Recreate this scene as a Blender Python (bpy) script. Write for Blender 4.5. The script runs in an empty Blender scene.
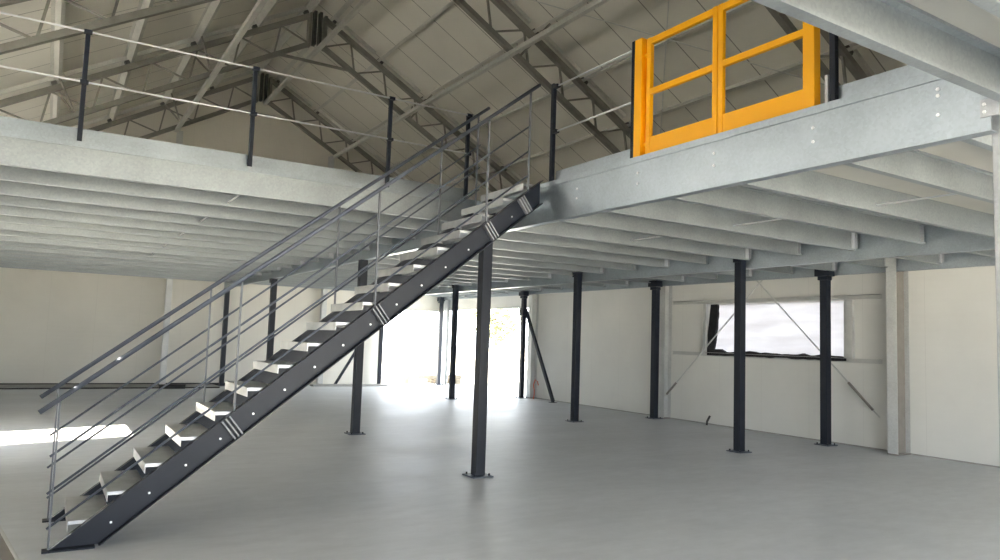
import bpy, bmesh, math, random
from mathutils import Vector, Matrix
random.seed(7)
SC = bpy.context.scene
COL = SC.collection
V = Vector

# ------------------------------------------------------------------ materials
def new_mat(name):
    m = bpy.data.materials.new(name); m.use_nodes = True
    nt = m.node_tree
    return m, nt, nt.nodes['Principled BSDF']

def noise_ramp(nt, scale, c0, c1, detail=4, p0=.35, p1=.65, vec=None, rough=.55):
    n = nt.nodes.new('ShaderNodeTexNoise'); n.inputs['Scale'].default_value = scale
    n.inputs['Detail'].default_value = detail; n.inputs['Roughness'].default_value = rough
    r = nt.nodes.new('ShaderNodeValToRGB')
    r.color_ramp.elements[0].position = p0; r.color_ramp.elements[1].position = p1
    r.color_ramp.elements[0].color = (*c0, 1); r.color_ramp.elements[1].color = (*c1, 1)
    if vec is None:
        tc = nt.nodes.new('ShaderNodeTexCoord'); vec = tc.outputs['Object']
    nt.links.new(vec, n.inputs['Vector']); nt.links.new(n.outputs['Fac'], r.inputs['Fac'])
    return r.outputs['Color'], n.outputs['Fac']

def scaled_coord(nt, sc):
    tc = nt.nodes.new('ShaderNodeTexCoord'); mp = nt.nodes.new('ShaderNodeMapping')
    mp.inputs['Scale'].default_value = sc
    nt.links.new(tc.outputs['Object'], mp.inputs['Vector'])
    return mp.outputs['Vector']

def simple(name, col, rough=.5, metal=0, var=.06, scale=6, bump=0):
    m, nt, b = new_mat(name)
    c0 = tuple(max(0, c*(1-var)) for c in col); c1 = tuple(min(1, c*(1+var)) for c in col)
    o, f = noise_ramp(nt, scale, c0, c1)
    nt.links.new(o, b.inputs['Base Color'])
    b.inputs['Roughness'].default_value = rough; b.inputs['Metallic'].default_value = metal
    if max(col) < .05: b.inputs['Specular IOR Level'].default_value = .32
    if bump:
        bp = nt.nodes.new('ShaderNodeBump'); bp.inputs['Strength'].default_value = bump
        nt.links.new(f, bp.inputs['Height']); nt.links.new(bp.outputs['Normal'], b.inputs['Normal'])
    return m

def galvanised(name, col=(.60, .62, .63), metal=.55, rough=.42):
    m, nt, b = new_mat(name)
    vec = scaled_coord(nt, (1, 1, 1))
    vo = nt.nodes.new('ShaderNodeTexVoronoi'); vo.inputs['Scale'].default_value = 55
    nt.links.new(vec, vo.inputs['Vector'])
    n = nt.nodes.new('ShaderNodeTexNoise'); n.inputs['Scale'].default_value = 2.2; n.inputs['Detail'].default_value = 5
    nt.links.new(vec, n.inputs['Vector'])
    mx = nt.nodes.new('ShaderNodeMix'); mx.data_type = 'FLOAT'; mx.inputs[0].default_value = .75
    nt.links.new(vo.outputs['Color'], mx.inputs[2]); nt.links.new(n.outputs['Fac'], mx.inputs[3])
    r = nt.nodes.new('ShaderNodeValToRGB')
    r.color_ramp.elements[0].position = .3; r.color_ramp.elements[1].position = .7
    r.color_ramp.elements[0].color = (*[c*.86 for c in col], 1); r.color_ramp.elements[1].color = (*[min(1, c*1.1) for c in col], 1)
    nt.links.new(mx.outputs[0], r.inputs['Fac']); nt.links.new(r.outputs['Color'], b.inputs['Base Color'])
    mr = nt.nodes.new('ShaderNodeMapRange'); mr.inputs['To Min'].default_value = rough-.08; mr.inputs['To Max'].default_value = rough+.12
    nt.links.new(n.outputs['Fac'], mr.inputs['Value']); nt.links.new(mr.outputs['Result'], b.inputs['Roughness'])
    b.inputs['Metallic'].default_value = metal
    return m

def panel_mat(name, col, axis, pitch, seam=.012, off=0., dark=.45, rough=.55, ribs=None):
    """wall or roof sheet: plain colour with joints between sheets every `pitch` metres along `axis`"""
    m, nt, b = new_mat(name)
    tc = nt.nodes.new('ShaderNodeTexCoord'); sp = nt.nodes.new('ShaderNodeSeparateXYZ')
    nt.links.new(tc.outputs['Object'], sp.inputs['Vector'])
    def mth(op, a, bb):
        n = nt.nodes.new('ShaderNodeMath'); n.operation = op
        for i, v in enumerate((a, bb)):
            if isinstance(v, (int, float)): n.inputs[i].default_value = v
            else: nt.links.new(v, n.inputs[i])
        return n.outputs[0]
    v = mth('ADD', sp.outputs[axis], off + 100*pitch)
    fr = mth('MODULO', v, pitch)
    line = mth('LESS_THAN', fr, seam)
    c, f = noise_ramp(nt, .8, tuple(x*.96 for x in col), tuple(min(1, x*1.03) for x in col))
    mx = nt.nodes.new('ShaderNodeMix'); mx.data_type = 'RGBA'
    nt.links.new(line, mx.inputs[0]); nt.links.new(c, mx.inputs[6]); mx.inputs[7].default_value = (*[x*dark for x in col], 1)
    nt.links.new(mx.outputs[2], b.inputs['Base Color']); b.inputs['Roughness'].default_value = rough
    if ribs:
        s = mth('SINE', mth('MULTIPLY', sp.outputs[ribs[0]], 6.2832/ribs[1]), 0)
        bp = nt.nodes.new('ShaderNodeBump'); bp.inputs['Strength'].default_value = ribs[2]; bp.inputs['Distance'].default_value = .003
        nt.links.new(s, bp.inputs['Height']); nt.links.new(bp.outputs['Normal'], b.inputs['Normal'])
    return m

def floor_mat():
    m, nt, b = new_mat('power_floated_concrete')
    v1 = scaled_coord(nt, (.35, .8, 1)); v2 = scaled_coord(nt, (1.2, 2.6, 1))
    c1, f1 = noise_ramp(nt, 1.1, (.555, .575, .60), (.695, .715, .745), detail=8, p0=.3, p1=.72, vec=v1, rough=.62)
    c2, f2 = noise_ramp(nt, 2.6, (.90, .90, .90), (1.05, 1.05, 1.05), detail=9, p0=.3, p1=.7, vec=v2, rough=.7)
    mx = nt.nodes.new('ShaderNodeMix'); mx.data_type = 'RGBA'; mx.blend_type = 'MULTIPLY'; mx.inputs[0].default_value = 1
    nt.links.new(c1, mx.inputs[6]); nt.links.new(c2, mx.inputs[7])
    nt.links.new(mx.outputs[2], b.inputs['Base Color'])
    mr = nt.nodes.new('ShaderNodeMapRange'); mr.inputs['To Min'].default_value = .34; mr.inputs['To Max'].default_value = .60
    nt.links.new(f1, mr.inputs['Value']); nt.links.new(mr.outputs['Result'], b.inputs['Roughness'])
    b.inputs['Specular IOR Level'].default_value = .45
    bp = nt.nodes.new('ShaderNodeBump'); bp.inputs['Strength'].default_value = .05; bp.inputs['Distance'].default_value = .01
    nt.links.new(f2, bp.inputs['Height']); nt.links.new(bp.outputs['Normal'], b.inputs['Normal'])
    return m

def film_mat(name='milky_plastic_film', c0=(.43, .42, .43), c1=(.48, .475, .485)):
    m, nt, b = new_mat(name)
    nt.nodes.remove(b)
    out = nt.nodes['Material Output']
    vec = scaled_coord(nt, (1, .5, 3))
    c, f = noise_ramp(nt, 2.0, c0, c1, vec=vec)
    tr = nt.nodes.new('ShaderNodeBsdfTranslucent'); df = nt.nodes.new('ShaderNodeBsdfDiffuse'); mx = nt.nodes.new('ShaderNodeMixShader')
    nt.links.new(c, tr.inputs['Color']); nt.links.new(c, df.inputs['Color'])
    mx.inputs[0].default_value = .25
    nt.links.new(tr.outputs[0], mx.inputs[1]); nt.links.new(df.outputs[0], mx.inputs[2]); nt.links.new(mx.outputs[0], out.inputs['Surface'])
    return m

def tread_mat():
    """pressed galvanised sheet with raised studs"""
    m, nt, b = new_mat('studded_galvanised_tread')
    vec = scaled_coord(nt, (1, 1, 1))
    vo = nt.nodes.new('ShaderNodeTexVoronoi'); vo.inputs['Scale'].default_value = 38; vo.inputs['Randomness'].default_value = 0
    nt.links.new(vec, vo.inputs['Vector'])
    bp = nt.nodes.new('ShaderNodeBump'); bp.inputs['Strength'].default_value = .25; bp.inputs['Distance'].default_value = .004; bp.invert = True
    nt.links.new(vo.outputs['Distance'], bp.inputs['Height']); nt.links.new(bp.outputs['Normal'], b.inputs['Normal'])
    c, f = noise_ramp(nt, 5, (.46, .47, .48), (.60, .61, .62))
    nt.links.new(c, b.inputs['Base Color']); b.inputs['Metallic'].default_value = .75; b.inputs['Roughness'].default_value = .36
    return m

M = dict(
    zinc=galvanised('galvanised_beam_steel', (.40, .45, .495), .85, .32),
    joist=galvanised('galvanised_joist_steel', (.33, .36, .375), .6, .42),
    zincpost=galvanised('galvanised_post_steel', (.50, .52, .55), .45, .45),
    dark=simple('anthracite_paint', (.009, .013, .023), .42, 0, .08, 9),
    darkrail=simple('anthracite_rail_paint', (.10, .115, .15), .45, .2, .08, 9),
    clip=simple('zinc_clip', (.30, .31, .33), .5, .1, .06, 9),
    rod=simple('bright_zinc_tube', (.74, .75, .77), .3, .6, .05, 9),
    thinpost=simple('zinc_plated_flat_bar', (.13, .14, .16), .5, .0, .08, 9),
    tread=tread_mat(),
    yellow=simple('yellow_powder_coat', (1.0, .45, .0), .4, 0, .02, 5),
    orange=simple('yellow_powder_coat_shaded', (1.0, .37, .0), .4, 0, .02, 5),  # darker copy of the gate yellow, side shade put into the colour
    bolt=simple('bright_bolt_zinc', (.88, .89, .9), .3, .3, .02, 9),
    wall=panel_mat('cream_wall_sheet', (.76, .755, .72), 'Y', 1.07, seam=.006, dark=.88, ribs=('Z', .12, .12)),
    wallx=panel_mat('cream_wall_sheet_gable', (.75, .725, .65), 'X', 1.12, seam=.006, dark=.88, ribs=('Z', .12, .12)),
    roof=panel_mat('roof_sheet', (.76, .745, .68), 'Y', 1.0, seam=.022, dark=.35, off=.3),
    floor=floor_mat(),
    deck=simple('mezzanine_board', (.48, .465, .42), .6, 0, .04, 2),
    truss=simple('primer_grey_truss_paint', (.25, .245, .215), .5, .1, .08, 6),
    trussdark=simple('dark_truss_paint', (.10, .10, .095), .5, .1, .08, 6),
    purlin=galvanised('galvanised_purlin', (.66, .66, .62), .3, .45),
    column=galvanised('galvanised_building_column', (.60, .61, .60), .35, .45),
    columnbrown=simple('primer_column_edge', (.24, .22, .20), .5, .1, .08, 6),
    girt=simple('galvanised_girt', (.58, .585, .57), .45, .2, .05, 6),
    film=film_mat(),
    filmadded=film_mat('added_window_film', (.43, .44, .45), (.47, .48, .50)),  # diffusing film for the added left windows
    black=simple('black_membrane', (.018, .018, .02), .6, 0, .3, 14, .3),
    wood=simple('weathered_timber', (.13, .11, .08), .7, 0, .25, 8, .2),
    gravel=simple('pale_gravel', (.60, .58, .52), .9, 0, .15, 3, .3),
    leaf=simple('yellow_green_leaves', (.30, .31, .19), .6, 0, .4, 3),
    bark=simple('bark', (.2, .15, .1), .8, 0, .3, 5),
    red=simple('orange_cable_sheath', (.75, .16, .07), .5, 0, .1, 5),
    grout=simple('grey_plank', (.34, .33, .31), .7, 0, .12, 6),
    white=simple('white_door_leaf', (.74, .76, .78), .5, 0, .03, 3),
    fence=simple('fence_wire', (.42, .42, .42), .6, .2, .05, 3),
)

# ------------------------------------------------------------------ mesh helpers
def finish(name, bm, m, parent=None, bevel=0, smooth=False):
    bmesh.ops.recalc_face_normals(bm, faces=bm.faces)
    me = bpy.data.meshes.new(name); bm.to_mesh(me); bm.free()
    me.materials.append(M[m])
    if smooth:
        for p in me.polygons: p.use_smooth = True
    o = bpy.data.objects.new(name, me); COL.objects.link(o)
    if bevel:
        b = o.modifiers.new('bevel', 'BEVEL'); b.width = bevel; b.segments = 2; b.limit_method = 'ANGLE'
    if parent: o.parent = parent
    return o

def thing(name, label, cat, loc=(0, 0, 0), group=None):
    o = bpy.data.objects.new(name, None); o.empty_display_size = .1
    COL.objects.link(o); o.location = loc
    o['label'] = label; o['category'] = cat
    if group: o['group'] = group
    bpy.context.view_layer.update()
    return o

def tag(o, label, cat, group=None):
    o['label'] = label; o['category'] = cat
    if group: o['group'] = group
    return o

def struct(o):
    o['kind'] = 'structure'; return o

def hang(parent):
    """children keep world coordinates although the parent sits at the thing's base"""
    for c in parent.children:
        c.matrix_parent_inverse = Matrix.Translation(-V(parent.location))

def box(bm, x0, x1, y0, y1, z0, z1):
    vs = [bm.verts.new(p) for p in ((x0, y0, z0), (x1, y0, z0), (x1, y1, z0), (x0, y1, z0), (x0, y0, z1), (x1, y0, z1), (x1, y1, z1), (x0, y1, z1))]
    for f in ((0, 3, 2, 1), (4, 5, 6, 7), (0, 1, 5, 4), (1, 2, 6, 5), (2, 3, 7, 6), (3, 0, 4, 7)):
        bm.faces.new([vs[i] for i in f])

def extr(bm, prof, p0, p1, side, up, pl0=None, pl1=None):
    """sweep a closed 2-D profile from p0 to p1; optional cut planes (point, normal) at the ends"""
    p0, p1, side, up = V(p0), V(p1), V(side), V(up)
    d = (p1-p0).normalized(); ends = []
    for p, pl in ((p0, pl0), (p1, pl1)):
        ring = []
        for a, b in prof:
            q = p + side*a + up*b
            if pl:
                n = V(pl[1]); q = q + d*((V(pl[0])-q).dot(n)/d.dot(n))
            ring.append(bm.verts.new(q))
        ends.append(ring)
    n = len(prof)
    for i in range(n):
        j = (i+1) % n
        bm.faces.new((ends[0][i], ends[0][j], ends[1][j], ends[1][i]))
    bm.faces.new(ends[0][::-1]); bm.faces.new(ends[1])

def rect(w, h):
    return [(-w/2, -h/2), (w/2, -h/2), (w/2, h/2), (-w/2, h/2)]

def frame_of(p0, p1, hint=(0, 0, 1)):
    d = (V(p1)-V(p0)).normalized(); h = V(hint)
    if abs(d.dot(h)) > .98: h = V((1, 0, 0))
    side = d.cross(h).normalized(); up = side.cross(d).normalized()
    return side, up

def bar(bm, p0, p1, w, h=None, hint=(0, 0, 1)):
    s, u = frame_of(p0, p1, hint); extr(bm, rect(w, h or w), p0, p1, s, u)

def tube(bm, p0, p1, r, n=12):
    s, u = frame_of(p0, p1)
    extr(bm, [(r*math.cos(2*math.pi*i/n), r*math.sin(2*math.pi*i/n)) for i in range(n)], p0, p1, s, u)

def polytube(bm, pts, r, n=8):
    rings = []
    for i, p in enumerate(pts):
        a = V(pts[max(0, i-1)]); b = V(pts[min(len(pts)-1, i+1)])
        s, u = frame_of(a, b, (.3, .9, .2))
        rings.append([bm.verts.new(V(p)+s*r*math.cos(2*math.pi*k/n)+u*r*math.sin(2*math.pi*k/n)) for k in range(n)])
    for a, b in zip(rings, rings[1:]):
        for k in range(n): bm.faces.new((a[k], a[(k+1) % n], b[(k+1) % n], b[k]))
    bm.faces.new(rings[0][::-1]); bm.faces.new(rings[-1])

def c_prof(h, b, t=.006, lip=0.0, flip=1):
    """C section: web on the a=0 line, flanges reaching to a=b, centred on b axis"""
    if lip:
        p = [(0, 0), (b, 0), (b, lip), (b-t, lip), (b-t, t), (t, t), (t, h-t), (b-t, h-t), (b-t, h-lip), (b, h-lip), (b, h), (0, h)]
    else:
        p = [(0, 0), (b, 0), (b, t), (t, t), (t, h-t), (b, h-t), (b, h), (0, h)]
    return [(a*flip, z) for a, z in p]

def bolts(name, pts, normal, parent, r=.011, mat='bolt'):
    """each bolt head is a part of its own"""
    for p in pts:
        bm = bmesh.new(); n = V(normal)
        tube(bm, V(p)-n*.002, V(p)+n*.009, r, 6)
        finish(name, bm, mat, parent)

ordn = ['first', 'second', 'third', 'fourth', 'fifth', 'sixth', 'seventh', 'eighth', 'ninth', 'tenth', 'eleventh', 'twelfth', 'thirteenth', 'fourteenth', 'fifteenth', 'sixteenth', 'seventeenth', 'eighteenth', 'nineteenth', 'twentieth']
# ------------------------------------------------------------------ the setting
XL, XR, YB, YF = -1.9, 12.2, 23.35, -4.0
RX, RZ, SL = 5.25, 10.02, .572           # ridge of the roof underside
def rz(x): return RZ - SL*abs(x-RX)

bm = bmesh.new(); box(bm, XL-.2, XR+.2, YF-.2, YB+.2, -.25, 0); struct(finish('floor', bm, 'floor'))

def poly_wall(name, x_or_y, axis, outer, holes, t, mat):
    """wall in plane axis=const, rectangular grid split around the holes; outer given as (u0,u1,z0,z1)"""
    bm = bmesh.new(); u0, u1, z0, z1 = outer
    us = sorted({u0, u1, *[h[0] for h in holes], *[h[1] for h in holes]})
    zs = sorted({z0, z1, *[h[2] for h in holes], *[h[3] for h in holes]})
    for a, b in zip(us, us[1:]):
        for c, d in zip(zs, zs[1:]):
            mu, mz = (a+b)/2, (c+d)/2
            if any(h[0] < mu < h[1] and h[2] < mz < h[3] for h in holes): continue
            if axis == 'x': box(bm, min(x_or_y, x_or_y+t), max(x_or_y, x_or_y+t), a, b, c, d)
            else: box(bm, a, b, min(x_or_y, x_or_y+t), max(x_or_y, x_or_y+t), c, d)
    bmesh.ops.remove_doubles(bm, verts=bm.verts, dist=1e-5)
    # drop the interior faces shared by two cells
    seen = {}
    for f in bm.faces: seen.setdefault(frozenset(v.index for v in f.verts), []).append(f)
    bm.verts.index_update(); seen = {}
    for f in bm.faces: seen.setdefault(frozenset(v.index for v in f.verts), []).append(f)
    bmesh.ops.delete(bm, geom=[f for l in seen.values() if len(l) > 1 for f in l], context='FACES')
    return struct(finish(name, bm, mat))

EZ = rz(XR)
WIN = (7.80, 11.02, 1.52, 2.57)
poly_wall('wall_right', XR, 'x', (YF, YB, 0, EZ), [WIN, (17.78, YB-.05, 0, 2.66)], .14, 'wall')
LW = [(a, a+4.3, 4.1, 5.4) for a in (-3.3, 2.0, 7.35, 12.7, 18.0)]  # unseen high windows, added to light the roof slopes and gate beam
poly_wall('wall_left', XL, 'x', (YF, YB, 0, rz(XL)), [*LW, (11.65, 13.15, 0, 1.96), (5.64, 6.42, 2.45, 2.54), (5.64, 6.42, 2.83, 2.93)], -.14, 'wall')  # the paired slots are made up, cut to aim sun at the stair treads

def gable(name, y, t, hole, mat, door=None):
    """gable wall with one rectangular door hole (x0,x1,z1)"""
    bm = bmesh.new(); x0, x1, z1 = hole
    def slab(pts):
        lo = [bm.verts.new((p[0], y, p[1])) for p in pts]; hi = [bm.verts.new((p[0], y+t, p[1])) for p in pts]
        bm.faces.new(lo); bm.faces.new(hi[::-1])
        for i in range(len(pts)):
            j = (i+1) % len(pts); bm.faces.new((lo[i], lo[j], hi[j], hi[i]))
    slab([(XL, 0), (x0, 0), (x0, z1), (x0, min(rz(x0), 99)), *([(RX, RZ)] if x0 > RX else []), (XL, rz(XL))])
    if door:
        slab([(x0, z1), (x1, z1), (x1, door[0]), (x0, door[0])])
        top = [(x0, door[1]), (x1, door[1]), (x1, rz(x1)), (RX, RZ), (x0, rz(x0))]
        slab(top)
    else:
        top = [(x0, z1), (x1, z1), (x1, rz(x1))] + ([(RX, RZ)] if x0 < RX < x1 else []) + [(x0, rz(x0))]
        slab(top)
    if x1 < XR-.01:
        slab([(x1, 0), (XR, 0), (XR, rz(XR)), *([(RX, RZ)] if x1 < RX else []), (x1, rz(x1))])
    return struct(finish(name, bm, mat))
gable('wall_back', YB, .14, (9.72, XR-.02, 2.6), 'wallx')
gable('wall_front', YF, -.14, (-1.0, 9.6, 3.0), 'wallx')

for nm, s in (('ceiling', -1), ('ceiling.001', 1)):
    bm = bmesh.new()
    xe = XL-.35 if s < 0 else XR+.35
    for (a, b) in (((RX, RZ), (xe, rz(xe))),):
        pts = [(a[0], a[1]), (b[0], b[1]), (b[0], b[1]+.1), (a[0], a[1]+.1)]
        lo = [bm.verts.new((p[0], YF-.3, p[1])) for p in pts]; hi = [bm.verts.new((p[0], YB+.3, p[1])) for p in pts]
        bm.faces.new(lo); bm.faces.new(hi[::-1])
        for i in range(4):
            j = (i+1) % 4; bm.faces.new((lo[i], lo[j], hi[j], hi[i]))
    struct(finish(nm, bm, 'roof'))

# dark skirting along the gable wall
bm = bmesh.new(); box(bm, XL, 7.0, YB-.05, YB, 0, .075); struct(finish('baseboard_back', bm, 'black'))
bm = bmesh.new(); box(bm, XR-.012, XR, YF, 17.7, 0, .02); struct(finish('baseboard_right', bm, 'grout'))
bm = bmesh.new(); box(bm, XL, 4.35, 22.2, YB-.06, 0, .045); struct(finish('trim_3', bm, 'grout'))
bm = bmesh.new(); box(bm, XL, 4.35, 22.17, 22.2, 0, .035); struct(finish('trim_4', bm, 'black'))
# lintel flashings over the two door openings
bm = bmesh.new(); box(bm, 9.72, XR-.02, YB-.03, YB, 2.58, 2.63); struct(finish('trim_1', bm, 'girt'))
bm = bmesh.new(); box(bm, XR-.03, XR, 17.78, YB-.05, 2.64, 2.69); struct(finish('trim_2', bm, 'girt'))

# window frame (girts and jambs round the film-covered opening)
wf = bpy.data.objects.new('window_1', None); COL.objects.link(wf); struct(wf)
wf.location = (XR, 9.4, 1.5); bpy.context.view_layer.update()
def wpart(name, *b, mat='girt'):
    bm = bmesh.new(); box(bm, *b); return finish(name, bm, mat, wf, .004)
wpart('window_jamb', XR-.09, XR-.005, WIN[0]-.16, WIN[0], 1.53, 2.58)
wpart('window_jamb', XR-.07, XR-.005, WIN[1], WIN[1]+.09, 1.53, 2.58)
hang(wf)
for z, lab in ((2.585, 'upper'), (1.46, 'lower')):
    bm = bmesh.new(); extr(bm, c_prof(.075, .10, .006, 0, 1), (XR-.005, 7.14, z), (XR-.005, 12.06, z), (-1, 0, 0), (0, 0, 1))
    tag(finish('wall_girt', bm, 'girt'), f'grey girt along the right wall, just {"above" if lab == "upper" else "below"} the film-covered window', 'girt')

# milky film stretched over the opening, slightly wavy
bm = bmesh.new(); nu, nv = 40, 14; g = []
for i in range(nu+1):
    row = []
    for j in range(nv+1):
        y = WIN[0]-.02 + (WIN[1]-WIN[0]+.04)*i/nu; z = WIN[2]-.02 + (WIN[3]-WIN[2]+.04)*j/nv
        x = XR+.075 + .012*math.sin(z*21+y*1.2) + .010*math.sin(y*5+z*4)
        row.append(bm.verts.new((x, y, z)))
    g.append(row)
for i in range(nu):
    for j in range(nv): bm.faces.new((g[i][j], g[i+1][j], g[i+1][j+1], g[i][j+1]))
def added_left_film(q):
    bm = bmesh.new(); box(bm, XL-.08, XL-.075, *q)
    return finish('plastic_film', bm, 'filmadded')
fo = finish('plastic_film', bm, 'film', None, 0, True); s = fo.modifiers.new('thick', 'SOLIDIFY'); s.thickness = .003
tag(fo, 'milky plastic film stretched over the window opening in the right wall', 'plastic sheet')
for k, q in enumerate(LW): tag(added_left_film(q), f'milky film added over a made-up high left window, {ordn[k]} from the front', 'plastic sheet', 'films over the added high left windows')

def rag(name, top, bot, thick, label, seed):
    """torn strip of membrane: ragged outline swept with real thickness"""
    rnd = random.Random(seed); bm = bmesh.new(); n = len(top)
    fr = [[bm.verts.new((XR-.02-.02*rnd.random(), p[0], p[1])) for p in l] for l in (top, bot)]
    bk = [[bm.verts.new((XR+.03, p[0], p[1])) for p in l] for l in (top, bot)]
    for i in range(n-1):
        bm.faces.new((fr[0][i], fr[0][i+1], fr[1][i+1], fr[1][i])); bm.faces.new((bk[0][i+1], bk[0][i], bk[1][i], bk[1][i+1]))
        bm.faces.new((fr[0][i], bk[0][i], bk[0][i+1], fr[0][i+1])); bm.faces.new((fr[1][i], fr[1][i+1], bk[1][i+1], bk[1][i]))
    for k in (0, n-1): bm.faces.new((fr[0][k], fr[1][k], bk[1][k], bk[0][k]))
    return tag(finish(name, bm, 'black', None, 0, False), label, 'membrane strip')
rnd = random.Random(3)
N = 26
ys = [WIN[0]+.0 + (WIN[1]-WIN[0])*i/N for i in range(N+1)]
rag('torn_membrane', [(y, WIN[2]+.035+.05*abs(math.sin(y*2.3+1))*rnd.random()+(.05 if y > 10.6 else 0)) for y in ys],
    [(y, WIN[2]-.03-.02*rnd.random()) for y in ys], .03, 'black torn membrane strip lying along the window sill', 3)
zs = [WIN[2]+.0 + (WIN[3]-WIN[2])*i/16 for i in range(17)]
def vrag():
    bm = bmesh.new(); a = []; b = []
    for i, z in enumerate(zs):
        t = i/16; w = .17+.05*math.sin(2.6*t+.3)+.02*rnd.random()
        y1 = WIN[1]+.05-.13*t; y0 = y1-w
        a.append([bm.verts.new((XR-.03+.01*math.sin(9*z), y0, z)), bm.verts.new((XR-.02, y1, z))])
        b.append([bm.verts.new((XR+.03, y0, z)), bm.verts.new((XR+.03, y1, z))])
    for i in range(16):
        bm.faces.new((a[i][0], a[i][1], a[i+1][1], a[i+1][0])); bm.faces.new((b[i][0], b[i+1][0], b[i+1][1], b[i][1]))
        bm.faces.new((a[i][0], a[i+1][0], b[i+1][0], b[i][0])); bm.faces.new((a[i][1], b[i][1], b[i+1][1], a[i+1][1]))
    for i in (0, 16): bm.faces.new((a[i][0], b[i][0], b[i][1], a[i][1]))
    return finish('torn_membrane', bm, 'black')
tag(vrag(), 'black torn membrane hanging down the far left edge of the window', 'membrane strip')

# ------------------------------------------------------------------ building frame
def h_prof(w, h, t=.01):
    return [(-w/2, -h/2), (w/2, -h/2), (w/2, -h/2+t), (t/2, -h/2+t), (t/2, h/2-t), (w/2, h/2-t), (w/2, h/2), (-w/2, h/2), (-w/2, h/2-t), (-t/2, h/2-t), (-t/2, -h/2+t), (-w/2, -h/2+t)]
def steel_column(x, y, top, label, w=.20, h=.22, turned=False, group=None, web=False):
    t = thing('steel_column', label, 'column', (x, y, 0), group)
    bm = bmesh.new()
    s, u = ((1, 0, 0), (0, 1, 0)) if not turned else ((0, 1, 0), (1, 0, 0))
    extr(bm, h_prof(w, h), (x, y, 0.0), (x, y, top), s, u); finish('shaft', bm, 'column', t)
    if web:
        bm = bmesh.new(); box(bm, x-h/2+.0105, x+h/2-.0105, y-.012, y+.012, .02, top-.01); finish('web', bm, 'columnbrown', t)
    bm = bmesh.new(); a, b = (h, w) if turned else (w, h); box(bm, x-a*.52, x+a*.52, y-b*.52, y+b*.52, 0, .02); finish('base_plate', bm, 'columnbrown', t)
    hang(t); return t
FR = [6.95, 12.3, 17.65, 23.0]
steel_column(12.0, FR[0]-.19, 5.7, 'galvanised building column nearest the camera on the right wall', .17, .37, True, None, True)
steel_column(12.08, FR[1]-.10, 5.7, 'galvanised building column behind a dark post, left of the film-covered window', .20, .22, True)
steel_column(12.08, FR[2]-.08, 5.7, 'galvanised building column beside the braced dark post at the door opening', .20, .22, True)
steel_column(12.08, 23.14, 5.7, 'galvanised corner column standing between the two bright door openings', .22, .24, True)
steel_column(2.95, 23.2, 7.55, 'cream grey gable column on the back wall, left of centre', .16, .16)
steel_column(7.62, 23.2, 7.55, 'cream grey gable column on the back wall, right under the end truss', .16, .16)

pur = {-1: [5.02, 3.80, 2.47, 1.15, -.17, -1.45], 1: [5.60, 6.92, 8.24, 9.56, 10.88, 12.0]}
def zt(x): return 9.80-SL*abs(x-RX)      # top of top chord
def zb(x): return 9.00-.57*abs(x-RX)     # bottom chord centre
def truss(y, label, tmat='truss', ends=(XL+.05, XR-.05)):
    t = thing('roof_truss', label, 'truss', (ends[0], y, zb(ends[0])), 'roof trusses')
    for s in (-1, 1):
        xe = ends[0] if s < 0 else ends[1]
        for nm, zf, w, h in (('top_chord', lambda x: zt(x)-.06, .12, .12), ('bottom_chord', zb, .11, .11)):
            bm = bmesh.new(); bar(bm, (RX+s*.22, y, zf(RX+s*.22)), (xe, y, zf(xe)), w, h, (0, 1, 0)); finish(nm, bm, tmat, t)
        # web members: posts square to the chord and diagonals rising towards the ridge
        step = .93; n = int((abs(xe-RX)-.35)/step)
        for k in range(n+1):
            xt = RX+s*(.90+.93*k); xb = xt+s*.13; xd = max(.2, abs(xt-RX)-.76)*s+RX
            if (xb-xe)*s > -.05: break
            T = V((xt, y, zt(xt)-.1)); B = V((xb, y, zb(xb)+.03)); D = V((xd, y, zb(xd)+.03))
            bm = bmesh.new(); bar(bm, T, B, .04); finish('web_post', bm, tmat, t)
            bm = bmesh.new(); bar(bm, T, D, .036); finish('web_diagonal', bm, tmat, t)
        # bright closing strips between the purlins on top of the truss
        ps = pur[s]
        for a_, b_ in zip(ps, ps[1:]):
            p0 = V((a_+s*.10, y-.03, rz(a_+s*.10)-.045)); p1 = V((b_-s*.10, y-.03, rz(b_-s*.10)-.045))
            bm = bmesh.new(); bar(bm, p0, p1, .09, .07, (0, 1, 0)); finish('closing_strip', bm, 'purlin', t)
    for dx in (-.2, -.07, .07, .2):
        bm = bmesh.new(); box(bm, RX+dx-.035, RX+dx+.035, y-.09, y+.09, 8.93-abs(dx)*.5, 9.80-abs(dx)*.5); finish('apex_plate', bm, 'trussdark' if abs(dx) < .1 else tmat, t)
    bm = bmesh.new(); bar(bm, (RX-.95, y, zb(RX-.95)), (RX+.95, y, zb(RX+.95)), .06); finish('collar_tie', bm, tmat, t)
    hang(t); return t
truss(FR[0], 'grey steel roof truss over the near columns, glimpsed behind the yellow gate')
truss(FR[1], 'grey steel roof truss crossing the top corners of the photo with its peak cut off')
truss(FR[2], 'grey steel roof truss whose peak shows whole above the left guardrail')
truss(FR[3], 'grey steel end truss standing against the cream gable wall')

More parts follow.
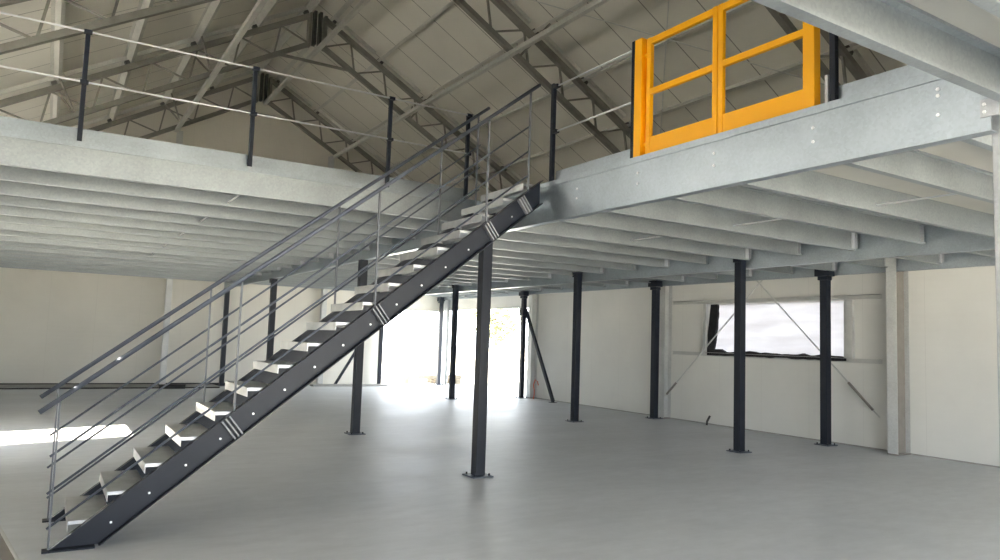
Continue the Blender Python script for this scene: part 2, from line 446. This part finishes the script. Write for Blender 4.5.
# Z purlins running the length of the roof
def ordinal(k):
    if k < 20: return ordn[k]
    t = {2: 'twenty', 3: 'thirty'}[(k+1)//10]; r = (k+1) % 10
    return f'{t}-{ordn[r-1]}' if r else {2: 'twentieth', 3: 'thirtieth'}[(k+1)//10]
for s in (-1, 1):
    d = V((s, 0, -SL)).normalized(); n = V((s*SL, 0, 1)).normalized()
    for k, x in enumerate(pur[s]):
        z = zt(x)+.004
        t = .008; H = .185; b = .065
        prof = [(-b, 0), (t, 0), (t, H-t), (b+t, H-t), (b+t, H), (0, H), (0, t), (-b, t)]
        bm = bmesh.new(); extr(bm, prof, (x, YF+.02, z), (x, YB-.02, z), d, n)
        p = finish('roof_purlin', bm, 'purlin')
        tag(p, f'pale galvanised purlin under the {"left" if s < 0 else "right"} roof slope, {ordinal(k)} down from the ridge', 'purlin', 'roof purlins')
        # dark cleats where the purlin sits on each truss, parts of the purlin
        for y in FR:
            bm = bmesh.new(); q = V((x, y, z))
            extr(bm, rect(.17, .075), q-V((0, .07, 0))+n*.045+d*(.02), q+V((0, .07, 0))+n*.045+d*.02, d, n)
            c = finish('cleat', bm, 'trussdark', p)
# lengthwise bracing tubes on the bottom chords
for x, lab in ((2.83, 'under the left roof slope'), (RX+.08, 'directly below the ridge'), (7.67, 'under the right roof slope')):
    bm = bmesh.new(); z = zb(x)-.105 if abs(x-RX) > .3 else 8.86
    extr(bm, rect(.10, .10), (x, YF+.1, z), (x, FR[3]+.05, z), (1, 0, 0), (0, 0, 1))
    tag(finish('longitudinal_tie', bm, 'purlin', None, .006), f'pale square bracing tube running lengthwise {lab}', 'bracing tube')
# short knee braces from purlins down to the bottom chord
KB = [(FR[2], 2.47, -1), (FR[2], -.17, -1), (FR[1], 1.15, -1), (FR[1], 8.24, 1), (FR[2], 8.24, 1), (FR[3]-.65, 2.47, -1)]
knl = ['centre left of the truss with the whole peak', 'far left of the truss with the whole peak', 'left part of the near truss at the upper left', 'right part of the near truss above the stair', 'right part of the truss with the whole peak', 'left part of the end truss']
for (y, x, s), lb in zip(KB, knl):
    bm = bmesh.new()
    for dy in (-.62, .62):
        bar(bm, (x, y+dy, zt(x)+.01), (x+s*-.35, y, zb(x-s*.35)), .035)
    tag(finish('knee_brace', bm, 'truss'), f'thin knee brace, {lb}', 'brace')
# crossed rods in the plane of the roof, right slope
def rod(p0, p1, label, r=.011, mat='girt', name='bracing_rod', grip=None):
    t = thing(name, label, 'bracing rod', p0)
    bm = bmesh.new(); tube(bm, p0, p1, r, 8); finish('rod', bm, mat, t)
    if grip:
        a = V(p0).lerp(V(p1), grip[0]); b = V(p0).lerp(V(p1), grip[1])
        bm = bmesh.new(); tube(bm, a, b, r*1.7, 8); finish('turnbuckle', bm, 'columnbrown', t)
    hang(t); return t
zr = lambda x: zt(x)-.02
rod((7.0, FR[1], zr(7.0)), (11.9, FR[0], zr(11.9)), 'thin roof bracing rod behind the yellow gate, lower end nearer the camera')
rod((11.9, FR[1], zr(11.9)-.05), (7.0, FR[0], zr(7.0)-.05), 'thin roof bracing rod behind the yellow gate, lower end farther away')
# crossed rods on the right wall
rod((12.06, 7.12, .56), (12.06, 9.93, 3.3), 'wall bracing rod crossing the window and ending low at the near building column', .014, grip=(.04, .20))
rod((12.02, 12.12, .50), (12.02, 9.18, 3.3), 'wall bracing rod crossing the window and ending low at the far building column', .014, grip=(.02, .12))

# ------------------------------------------------------------------ mezzanine
ZB, ZJ, ZT, ZD = 2.94, 3.07, 3.33, 3.37
def primary(xw, y0, y1, zb_, label, flip=1, b=.09, boltrows=()):
    t = thing('main_beam', label, 'beam', (xw, y0, zb_), 'main beams of the mezzanine')
    bm = bmesh.new(); extr(bm, c_prof(ZT-zb_, b, .006, 0, flip), (xw, y0, zb_), (xw, y1, zb_), (1, 0, 0), (0, 0, 1)); ch = finish('channel', bm, 'zinc', t)
    bolts('bolt', boltrows, (-1, 0, 0), ch, .012)
    hang(t); return t
rows = []
for y in (6.9, 6.0, 5.1, 4.2, 3.3):
    rows += [(4.50, y-.18+.0, 3.12), (4.50, y-.18, 3.22)]
rows += [(4.50, 2.27, 3.26), (4.50, 2.27, 3.22), (4.50, 2.27, 3.10)]
primary(4.50, 1.985, YB-.1, ZB, 'wide bright galvanised beam under the yellow gate where the stair lands', 1, .09, rows)
primary(9.575, YF+.1, YB-.1, ZB, 'galvanised main beam carried by the middle row of dark posts', 1, .09)
primary(11.86, YF+.1, YB-.1, 3.0, 'galvanised edge beam close along the right wall, on the wall side posts', 1, .05)
primary(XL+.12, 7.75, YB-.1, ZB, 'galvanised edge beam along the left wall under the left deck', 1, .09)
primary(4.50, YF+.1, 1.86, ZB, 'galvanised main beam running toward the camera from the right corner post', 1, .09)

JP = .905
def joist(x0, x1, y, flip, label, group, near=False, brk=True):
    t = thing('floor_joist', label, 'joist', (x0, y, ZJ), group)
    bm = bmesh.new(); extr(bm, c_prof(ZT-ZJ, .065, .004, .018, flip), (x0, y, ZJ), (x1, y, ZJ), (0, 1, 0), (0, 0, 1)); finish('channel', bm, 'joist', t)
    if brk:
        for x, s in ((x0, 1), (x1, -1)):
            bm = bmesh.new(); box(bm, min(x, x+s*.006)+s*.02, max(x, x+s*.006)+s*.02, y-.05, y+.05, ZJ+.02, ZT-.02)
            box(bm, min(x+s*.02, x+s*.10), max(x+s*.02, x+s*.10), y-flip*.004, y-flip*.010, ZJ+.02, ZT-.02) if flip < 0 else box(bm, min(x+s*.02, x+s*.10), max(x+s*.02, x+s*.10), y-.010, y-.004, ZJ+.02, ZT-.02)
            finish('end_cleat', bm, 'zincpost', t)
    hang(t); return t
ylist = [7.78+JP*k for k in range(17)]
for k, y in enumerate(ylist):
    joist(XL+.22, 4.488, y, 1 if k % 2 == 0 else -1, ('galvanised joist forming the front edge of the left deck below the guardrail' if k == 0 else f'galvanised joist under the left deck, {ordinal(k)} from its front edge'), 'joists under the left deck')
rl = [7.78-JP*k for k in range(13)][::-1] + ylist[1:]
for k, y in enumerate(rl):
    if y < 2.0: lab = f'galvanised joist under the right deck near the corner post, {ordinal(k)} from the front wall'
    else: lab = f'galvanised joist between gate beam and middle beam, {ordinal(k)} from the front wall'
    joist(4.60, 9.55, y, 1 if k % 2 == 0 else -1, lab, 'joists between gate beam and middle beam')
    joist(9.68, 11.85, y, 1 if k % 2 == 0 else -1, f'short galvanised joist between middle beam and wall beam, {ordinal(k)} from the front wall', 'joists between middle beam and wall beam')
def edge_strip(parent, *b):
    bm = bmesh.new(); box(bm, *b); o = finish('edge_strip', bm, 'zinc', parent); o.matrix_parent_inverse = Matrix.Translation(-V(parent.location))
for o in list(COL.objects):
    if o.get('label', '').startswith('wide bright galvanised beam'): edge_strip(o, 4.488, 4.499, 1.96, 7.76, ZT-.012, ZD+.004)
    if o.get('label', '').startswith('galvanised joist forming the front edge'): edge_strip(o, XL+.05, 4.488, 7.757, 7.768, ZT-.012, ZD+.004)
for k, y in enumerate([1.91, 1.415, .42, -.48, -1.38, -2.28, -3.18]):
    joist(XL+.1, 4.488, y, -1, ('big pale joist crossing the top right corner in front of the gate' if k == 0 else f'galvanised joist under the near deck, {ordinal(k-1)} behind the big pale edge joist'), 'joists under the near deck')
# thin tie rods between neighbouring joists
tl = ['nearest the stair opening', 'one pair of joists further back', 'two pairs of joists further back', 'three pairs of joists further back', 'four pairs of joists further back']
for k in range(5):
    y = ylist[2*k]; bm = bmesh.new(); tube(bm, (1.66, y+.006, 3.12), (1.66, y+JP-.006, 3.12), .009, 8)
    tag(finish('tie_rod', bm, 'rod'), f'thin bright tie rod under the left deck, {tl[k]}', 'tie rod', 'tie rods under the left deck')
for k, y in enumerate([3.26, 4.16+.9, 6.87]):
    bm = bmesh.new(); tube(bm, (7.0, y+.006, 3.13), (7.0, y+JP-.02, 3.13), .009, 8)
    tag(finish('tie_rod', bm, 'rod'), f'thin bright tie rod between joists right of the gate beam, {["nearest the camera", "second from the camera", "third from the camera"][k]}', 'tie rod', 'tie rods under the right deck')

def deck(name, x0, x1, y0, y1, lab):
    bm = bmesh.new(); box(bm, x0, x1, y0, y1, ZT+.002, ZD); tag(finish(name, bm, 'deck'), lab, 'deck')
deck('deck_board', XL+.02, 4.50, 7.77, YB-.02, 'pale mezzanine floor boarding of the left deck behind the stair')
deck('deck_board', 4.50, XR-.02, YF+.05, YB-.02, 'pale mezzanine floor boarding of the right deck beneath the yellow gate')
deck('deck_board', XL+.02, 4.50, YF+.05, 1.93, 'pale mezzanine floor boarding overhead in the top right corner')

# ------------------------------------------------------------------ posts under the mezzanine
def post(x, y, top, label, head='side', s=.13, brace=None, zinc=False):
    t = thing('mezzanine_post', label, 'post', (x, y, 0), None)
    mat = 'zincpost' if zinc else 'dark'
    bm = bmesh.new(); box(bm, x-s/2, x+s/2, y-s/2, y+s/2, .012, top); finish('shaft', bm, mat, t, .008)
    bm = bmesh.new(); box(bm, x-.14, x+.14, y-.14, y+.14, 0, .014); bp = finish('base_plate', bm, 'zincpost' if zinc else 'darkrail', t, .003)
    for dx in (-.1, .1):
        for dy in (-.1, .1):
            bm = bmesh.new(); tube(bm, (x+dx, y+dy, .012), (x+dx, y+dy, .04), .012, 6); finish('anchor_bolt', bm, mat, bp)
    if head == 'side':      # head plate with side lugs
        bm = bmesh.new(); box(bm, x-s/2-.035, x+s/2+.005, y-.085, y+.085, top, top+.014); box(bm, x-s/2-.03, x-s/2-.018, y-.07, y+.07, top-.09, top); box(bm, x-s/2-.02, x-s/2, y-.05, y+.05, top-.06, top-.045); finish('head_plate', bm, mat, t, .003)
    elif head == 'box':     # wide boxed bracket clamped round the beam
        bm = bmesh.new(); box(bm, x-s/2-.05, x+s/2+.01, y-.14, y+.14, top-.04, top+.10); finish('head_bracket', bm, mat, t, .01)
        bm = bmesh.new(); box(bm, x-s/2-.03, x+s/2, y-.09, y+.09, top-.11, top-.04); finish('head_plate', bm, mat, t, .008)
    if brace:
        bx, by, bz, ftx, fty = brace
        bm = bmesh.new(); bar(bm, (bx, by, bz), (ftx, fty, .03), .075, .075); db = finish('diagonal_brace', bm, mat, t)
        bm = bmesh.new(); box(bm, ftx-.09, ftx+.09, fty-.07, fty+.09, 0, .012); box(bm, ftx-.01, ftx+.01, fty-.05, fty+.05, .012, .08); finish('brace_foot', bm, mat, db)
        bm = bmesh.new(); box(bm, x-s/2-.04, x+s/2+.02, y-.10, y+.08, bz-.12, bz+.10); finish('brace_bracket', bm, mat, db, .01)
    hang(t); return t
post(4.56, 7.72, ZB, 'dark square post standing behind the stair, nearest of the stair row', None)
post(4.51, 11.74, ZB, 'dark square post partly behind the stair stringer, second of the stair row', None)
post(4.55, 17.65, ZB-.015, 'dark post seen through the stair railing, third of the stair row', 'side')
post(4.55, 23.0, ZB-.015, 'dark post at the back wall seen through the stair railing, left of the others', 'side')
for y, lab in ((7.93, 'dark square post of the middle row left of the window centre, nearest of that row'), (12.2, 'dark square post of the middle row standing before the plain right wall'), (17.65, 'slim looking dark post of the middle row before the bright door opening')):
    t = post(9.51, y, 3.125, lab, 'side', .13)
t = post(9.58, 22.95, ZB-.10, 'dark post of the middle row at the left edge of the bright opening', 'box', .12, (9.5, 22.95, 2.45, 8.05, 22.95))
post(11.77, 7.93, 3.02, 'dark post with a boxed head in front of the right part of the window', 'box', .135)
post(11.77, 12.2, 3.02, 'dark post with a boxed head beside the galvanised column left of the window', 'box', .135)
post(11.78, 17.63, 3.0, 'dark post with diagonal brace beside the bright opening in the right wall', 'box', .12, (11.82, 17.55, 2.50, 11.84, 16.15))
post(11.84, 23.0, 3.0, 'dark post next to the corner column, between the two bright openings', 'box', .12)
# corner post with its bolted plate, at the right edge of the photo
t = post(4.635, 1.955, ZT-.005, 'pale galvanised post cut by the right edge of the photo', None, .12, None, True)
bm = bmesh.new(); box(bm, 4.487, 4.495, 1.935, 2.035, 3.02, 3.125); pl = finish('corner_plate', bm, 'zincpost', t, .003); pl.matrix_parent_inverse = Matrix.Translation(-V(t.location))
for z in (3.05, 3.095):
    bm = bmesh.new(); tube(bm, (4.488, 2.01, z), (4.478, 2.01, z), .010, 6); o = finish('bolt', bm, 'bolt', t); o.matrix_parent_inverse = Matrix.Translation(-V(t.location))

# ------------------------------------------------------------------ staircase
ST = thing('staircase', 'dark grey steel staircase with galvanised treads and slim railings rising to the mezzanine', 'staircase', (.1, 6.84, 0))
S_ = .785; th = math.atan(S_); dv = V((math.cos(th), 0, math.sin(th))); up = V((-math.sin(th), 0, math.cos(th)))
Y0, Y1 = 6.38, 7.28                       # inner faces of the webs
XT = 4.42
H = .26*math.cos(th); IC = -.345
for nm, yw, sd in (('stringer', Y0, -1), ('stringer', Y1, 1)):
    bm = bmesh.new()
    extr(bm, c_prof(H, .07, .007, 0, 1), V((0, yw, IC)), V((4.3, yw, IC+S_*4.3)), (0, sd, 0), up, ((0, 0, .012), (0, 0, 1)), ((XT, 0, 0), (1, 0, 0)))
    st = finish(nm, bm, 'dark', ST)
    bm = bmesh.new(); ya, yb = sorted((yw-.01*sd, yw+.09*sd)); box(bm, .08, .42, ya, yb, 0, .012); finish('foot_plate', bm, 'dark', st)
    # zinc clips inside the channel below each railing post
    for px in ((1.35, 2.62, 3.79, 4.20) if sd < 0 else (1.30, 2.52, 3.69, 4.15)):
        px += .075; c0 = V((px, yw, IC+S_*px))
        a = c0+up*.006; b = c0+up*(H-.006)
        bm = bmesh.new()
        for off in (-.035, 0, .035):
            bar(bm, a+dv*off+V((0, sd*.028, 0)), b+dv*off+V((0, sd*.028, 0)), .055, .012, dv)
        finish('rail_clip', bm, 'clip', st)
    # tread bolts: one bright head per tread
    for k in range(1, 18):
        x = .52+.2535*(k-1); 
        if x > 4.3: continue
        z = S_*x-.245
        bm = bmesh.new(); tube(bm, (x, yw+sd*.004, z), (x, yw+sd*.012, z), .0095, 8); finish('bolt', bm, 'bolt', st)
for k in range(1, 18):
    x = -.015+.2482*k; z = .196*k; g_ = .285 if k < 17 else .17
    bm = bmesh.new(); t = .004; L = .075
    # pressed tread: deck, deep front lip, small rear lip, folded end flanges
    prof = [(0, 0), (g_, 0), (g_, -.04), (g_-t, -.04), (g_-t, -t), (t, -t), (t, -L), (0, -L)]
    extr(bm, prof, (x, Y0+.002, z), (x, Y1-.002, z), (1, 0, 0), (0, 0, 1))
    for ya in (Y0+.002, Y1-.006):
        box(bm, x+.006, x+g_-.006, ya, ya+.004, z-.026, z-.003)
    finish('tread', bm, 'tread', ST)
# railings
hoff = 0.0
def hz(x): return 1.03+hoff+S_*x
for y, xs, x1, xm in ((6.345, (.12, 1.37, 2.57, 3.74, 4.245), 4.36, 4.235), (7.315, (.12, 1.30, 2.52, 3.69, 4.16), 4.30, 4.20)):
    hoff = -.022 if y < 7 else .008
    bm = bmesh.new(); tube(bm, (-.005, y, hz(0)), (x1, y, hz(x1)), .019, 14); finish('handrail', bm, 'darkrail', ST, 0, True)
    for off in (-.39, -.66, -.925):
        xa = .085 if off > -.9 else .10
        bm = bmesh.new(); tube(bm, (xa, y, hz(xa)+off), (xm, y, hz(xm)+off), .0095, 10); finish('mid_rail', bm, 'darkrail', ST, 0, True)
    for x in xs:
        zb0 = max(.012, -.10+S_*x)
        bm = bmesh.new(); box(bm, x-.007, x+.007, y-.012, y+.012, zb0, hz(x)-.018); finish('rail_post', bm, 'thinpost', ST)
hang(ST)

# ------------------------------------------------------------------ guardrails
def clamp(bm, x, y, z, ax):
    if ax == 'x': box(bm, x-.035, x+.035, y-.026, y+.026, z-.018, z+.018)
    else: box(bm, x-.026, x+.026, y-.035, y+.035, z-.018, z+.018)
G = thing('guardrail', 'guardrail with dark posts and thin bright rails along the left deck edge', 'guardrail', (-1.8, 7.83, ZD))
for x in (-1.42, .13, 1.69, 3.25, 4.30):
    bm = bmesh.new(); box(bm, x-.021, x+.021, 7.80, 7.842, ZD, 4.47); rp = finish('rail_post', bm, 'dark', G, .003)
    for z in (3.95, 4.44):
        bm = bmesh.new(); clamp(bm, x, 7.795, z, 'x'); finish('rail_clamp', bm, 'dark', rp, .003)
    bm = bmesh.new(); box(bm, x-.05, x+.05, 7.785, 7.86, ZD, ZD+.01); finish('post_foot', bm, 'dark', G)
for z, nm in ((4.44, 'top_rail'), (3.95, 'mid_rail')):
    bm = bmesh.new(); tube(bm, (XL+.05, 7.785, z), (4.31, 7.785, z), .0095, 10); finish(nm, bm, 'rod', G, 0, True)
bm = bmesh.new(); box(bm, XL+.05, 4.33, 7.865, 7.871, ZD, ZD+.15); finish('toe_board', bm, 'zinc', G)
hang(G)
G = thing('guardrail', 'short guardrail of one dark post and bright rails between the stair top and yellow gate', 'guardrail', (4.58, 6.38, ZD))
bm = bmesh.new(); box(bm, 4.555, 4.60, 6.36, 6.405, ZD, 4.50); finish('rail_post', bm, 'dark', G, .003)
bm = bmesh.new(); box(bm, 4.545, 4.60, 5.04, 5.085, ZD, 4.53); finish('rail_post', bm, 'dark', G, .003)
for z, nm in ((4.46, 'top_rail'), (3.95, 'mid_rail')):
    bm = bmesh.new(); tube(bm, (4.578, 5.06, z), (4.578, 6.385, z), .0095, 10); finish(nm, bm, 'rod', G, 0, True)
    for y in (6.33,):
        bm = bmesh.new(); clamp(bm, 4.578, y, z, 'y'); finish('rail_clamp', bm, 'dark', G, .003)
bm = bmesh.new(); box(bm, 4.625, 4.631, 5.05, 6.37, ZD, ZD+.15); finish('toe_board', bm, 'zinc', G)
hang(G)
G = thing('guardrail', 'guardrail end with one dark post and grey toe board right of the yellow gate', 'guardrail', (4.60, 3.04, ZD))
bm = bmesh.new(); box(bm, 4.575, 4.62, 3.0, 3.045, ZD, 4.50); finish('rail_post', bm, 'dark', G, .003)
bm = bmesh.new(); box(bm, 4.60, 4.64, 3.07, 3.10, ZD, 3.62); finish('mounting_angle', bm, 'zincpost', G, .003)
bm = bmesh.new(); box(bm, 4.625, 4.631, 2.05, 3.03, ZD, ZD+.15); finish('toe_board', bm, 'zinc', G)
for z, nm in ((4.46, 'top_rail'), (3.95, 'mid_rail')):
    bm = bmesh.new(); tube(bm, (4.598, 2.06, z), (4.598, 3.03, z), .0095, 10); finish(nm, bm, 'rod', G, 0, True)
hang(G)

# ------------------------------------------------------------------ yellow gate
G = thing('pallet_gate', 'yellow steel two-leaf safety gate standing on the mezzanine edge', 'gate', (4.58, 4.05, ZD+.02))
def yb(name, x0, x1, y0, y1, z0, z1, mat='yellow'):
    bm = bmesh.new(); box(bm, x0, x1, y0, y1, z0, z1); return finish(name, bm, mat, G, .004)
gb = ZD+.012; gt = 4.52
yb('gate_post', 4.53, 4.62, 4.93, 5.025, gb, gt)
yb('gate_post', 4.555, 4.63, 3.15, 3.245, gb, gt)
yb('gate_post', 4.60, 4.66, 4.90, 4.93, gb, gt-.05)
for nm, ya, yb_ in (('left', 4.055, 4.895), ('right', 3.24, 4.045)):
    yb('stile', 4.56, 4.60, yb_-.05, yb_, gb, gt-.02)
    if nm == 'left': yb('stile', 4.56, 4.60, ya, ya+.05, gb, gt-.02)
    yb('top_bar', 4.56, 4.60, ya+(.05 if nm == 'left' else 0), yb_-.05, gt-.085, gt-.025)
    yb('mid_bar', 4.56, 4.60, ya+(.05 if nm == 'left' else 0), yb_-.05, 3.955, 4.01)
    yb('kick_board', 4.565, 4.595, ya+(.05 if nm == 'left' else 0), yb_-.05, gb, 3.555)
for y in (4.98,):
    bm = bmesh.new()
    for z in (3.50, 4.35): tube(bm, (4.58, 4.935, z), (4.58, 4.89, z), .018, 10)
    finish('hinge', bm, 'yellow', G)
hang(G)

# ------------------------------------------------------------------ small things on the floor
bm = bmesh.new(); box(bm, 7.2, 9.75, 22.55, 22.85, 0, .06); tag(finish('floor_plank', bm, 'grout', None, .005), 'long flat grey plank lying on the floor before the back wall opening', 'plank')
t = thing('dark_box', 'small black box on the floor against the back wall under the left railing', 'box', (3.0, 22.08, 0))
bm = bmesh.new(); box(bm, 2.72, 3.40, 22.0, 22.16, 0, .10); finish('case', bm, 'black', t, .01)
bm = bmesh.new(); box(bm, 2.70, 3.42, 21.99, 22.165, .10, .115); finish('lid', bm, 'black', t, .004)
hang(t)
bm = bmesh.new(); polytube(bm, [(11.95, 17.26, 0), (11.96, 17.24, .12), (11.98, 17.27, .25), (11.97, 17.30, .40), (12.0, 17.26, .55), (12.02, 17.17, .50), (12.02, 17.13, .40)], .014)
tag(finish('cable_loop', bm, 'red', None, 0, True), 'orange red cable sticking up from the floor beside the braced post', 'cable')
bm = bmesh.new(); polytube(bm, [(12.0, 10.86, -.01), (12.0, 10.85, .08), (12.03, 10.80, .2)], .022)
tag(finish('conduit_stub', bm, 'black', None, 0, True), 'short dark conduit stub sticking out of the floor below the window', 'conduit')
# metal profile cut by the lower left corner of the photo
t = thing('steel_profile', 'dark metal profile leaning in at the lower left corner of the photo', 'steel profile', (-.5, 5.2, 0))
bm = bmesh.new(); extr(bm, rect(.30, .49), (-.33, 5.30, .245), (-.12, 3.90, .245), (.989, .148, 0), (0, 0, 1)); finish('profile_body', bm, 'columnbrown', t, .01)
bm = bmesh.new(); extr(bm, rect(.02, .02), (-.185, 5.32, .485), (.025, 3.92, .485), (.989, .148, 0), (0, 0, 1)); finish('profile_lit_edge', bm, 'girt', t, .006)  # pale strip stands in for light catching the rim
hang(t)

# ------------------------------------------------------------------ outdoors
bm = bmesh.new(); box(bm, -90, 110, -90, 130, -.40, -.255); g = finish('ground', bm, 'gravel'); struct(g)
t = thing('timber_stack', 'low stack of pale timbers outside the back wall opening', 'timber stack', (13.3, 27.4, -.255))
for k in range(3):
    bm = bmesh.new(); box(bm, 12.2, 15.0, 27.0+.35*k, 27.25+.35*k, -.04, .12); finish('timber', bm, 'wood', t, .01)
for x in (12.3, 13.9, 14.7):
    bm = bmesh.new(); box(bm, x, x+.25, 26.95, 28.1, -.255, -.04); finish('bearer', bm, 'wood', t, .01)
hang(t)
t = thing('wire_fence', 'low wire fence outside the opening in the right wall', 'fence', (24, 38, -.255))
for k in range(9):
    bm = bmesh.new(); tube(bm, (30-1.0*k, 26+4*k, -.255), (30-1.0*k, 26+4*k, 1.0), .04, 8); finish('fence_post', bm, 'fence', t)
for z in (.3, .95):
    bm = bmesh.new(); tube(bm, (30, 26, z), (22, 58, z), .03, 6); finish('fence_wire', bm, 'fence', t)
hang(t)
def tree(x, y, h, r, label, seed):
    rnd = random.Random(seed); t = thing('tree', label, 'tree', (x, y, -.255), 'trees outside')
    bm = bmesh.new(); polytube(bm, [(x, y, -.26), (x+.1, y, h*.3), (x-.1, y+.1, h*.7)], .16); finish('trunk', bm, 'bark', t)
    bm = bmesh.new()
    for _ in range(1500):
        a = V((rnd.gauss(0, 1), rnd.gauss(0, 1), rnd.gauss(0, 1))).normalized()*(rnd.random()**.4)
        c = V((x+a.x*r, y+a.y*r, h*.62+a.z*h*.42)); s = .16+.16*rnd.random()
        u = V((rnd.gauss(0, 1), rnd.gauss(0, 1), rnd.gauss(0, 1))).normalized(); w = u.orthogonal().normalized()
        vs = [bm.verts.new(c+u*s*p+w*s*.6*q) for p, q in ((-1, 0), (0, 1), (1, 0), (0, -1))]; bm.faces.new(vs)
    finish('foliage', bm, 'leaf', t); hang(t)
tree(37.5, 50, 6.5, 3.0, 'yellow green tree outside, seen between the middle post and the braced post', 1)
tree(46, 58, 7.5, 3.4, 'yellow green tree outside, further right behind the wire fence', 2)
tree(35, 57, 6.0, 2.6, 'yellow green tree outside, left of the others behind the slim post', 3)

# ------------------------------------------------------------------ light
w = bpy.data.worlds.new('sky'); SC.world = w; w.use_nodes = True
bg = w.node_tree.nodes['Background']
bg.inputs['Color'].default_value = (.88, .94, 1.0, 1); bg.inputs['Strength'].default_value = 9.0
sun = bpy.data.lights.new('sun', 'SUN'); sun.energy = 85; sun.color = (1, .88, .70); sun.angle = .009
so = bpy.data.objects.new('sun', sun); COL.objects.link(so)
az = math.radians(15); el = math.radians(30)
d = V((math.cos(az)*math.cos(el), math.sin(az)*math.cos(el), -math.sin(el)))
so.rotation_euler = d.to_track_quat('-Z', 'Y').to_euler()
def portal(name, loc, nrm, sx, sy):
    l = bpy.data.lights.new(name, 'AREA'); l.shape = 'RECTANGLE'; l.size = sx; l.size_y = sy; l.cycles.is_portal = True
    o = bpy.data.objects.new(name, l); COL.objects.link(o); o.location = loc
    o.rotation_euler = V(nrm).to_track_quat('-Z', 'Y').to_euler(); return o
portal('portal_front', (4.3, YF-.16, 1.5), (0, 1, 0), 10.6, 3.0)
portal('portal_back', (10.95, YB+.16, 1.3), (0, -1, 0), 2.5, 2.6)
portal('portal_right', (XR+.16, 20.5, 1.33), (-1, 0, 0), 2.66, 5.5)

# ------------------------------------------------------------------ camera
yaw, pit, rol = 1.01603356, .0826445553, .0333557354
f = V((math.cos(yaw)*math.cos(pit), math.sin(yaw)*math.cos(pit), math.sin(pit)))
r = V((math.sin(yaw), -math.cos(yaw), 0)); u = r.cross(f)
r2 = r*math.cos(rol)+u*math.sin(rol); u2 = -r*math.sin(rol)+u*math.cos(rol)
cam = bpy.data.cameras.new('camera'); co = bpy.data.objects.new('camera', cam); COL.objects.link(co)
mt = Matrix((r2, u2, -f)).transposed().to_4x4(); mt.translation = V((0, 0, 1.65)); co.matrix_world = mt
cam.sensor_width = 36; cam.lens = 36*724.987/1000; cam.clip_start = .05; cam.clip_end = 400
SC.camera = co
SC.view_settings.view_transform = 'Standard'; SC.view_settings.look = 'None'
SC.view_settings.exposure = .18; SC.view_settings.gamma = 1; SC.view_settings.use_curve_mapping = False
SC.cycles.use_denoising = True
SC.cycles.max_bounces = 12; SC.cycles.diffuse_bounces = 8; SC.cycles.glossy_bounces = 4; SC.cycles.transmission_bounces = 6
SC.cycles.sample_clamp_indirect = 10
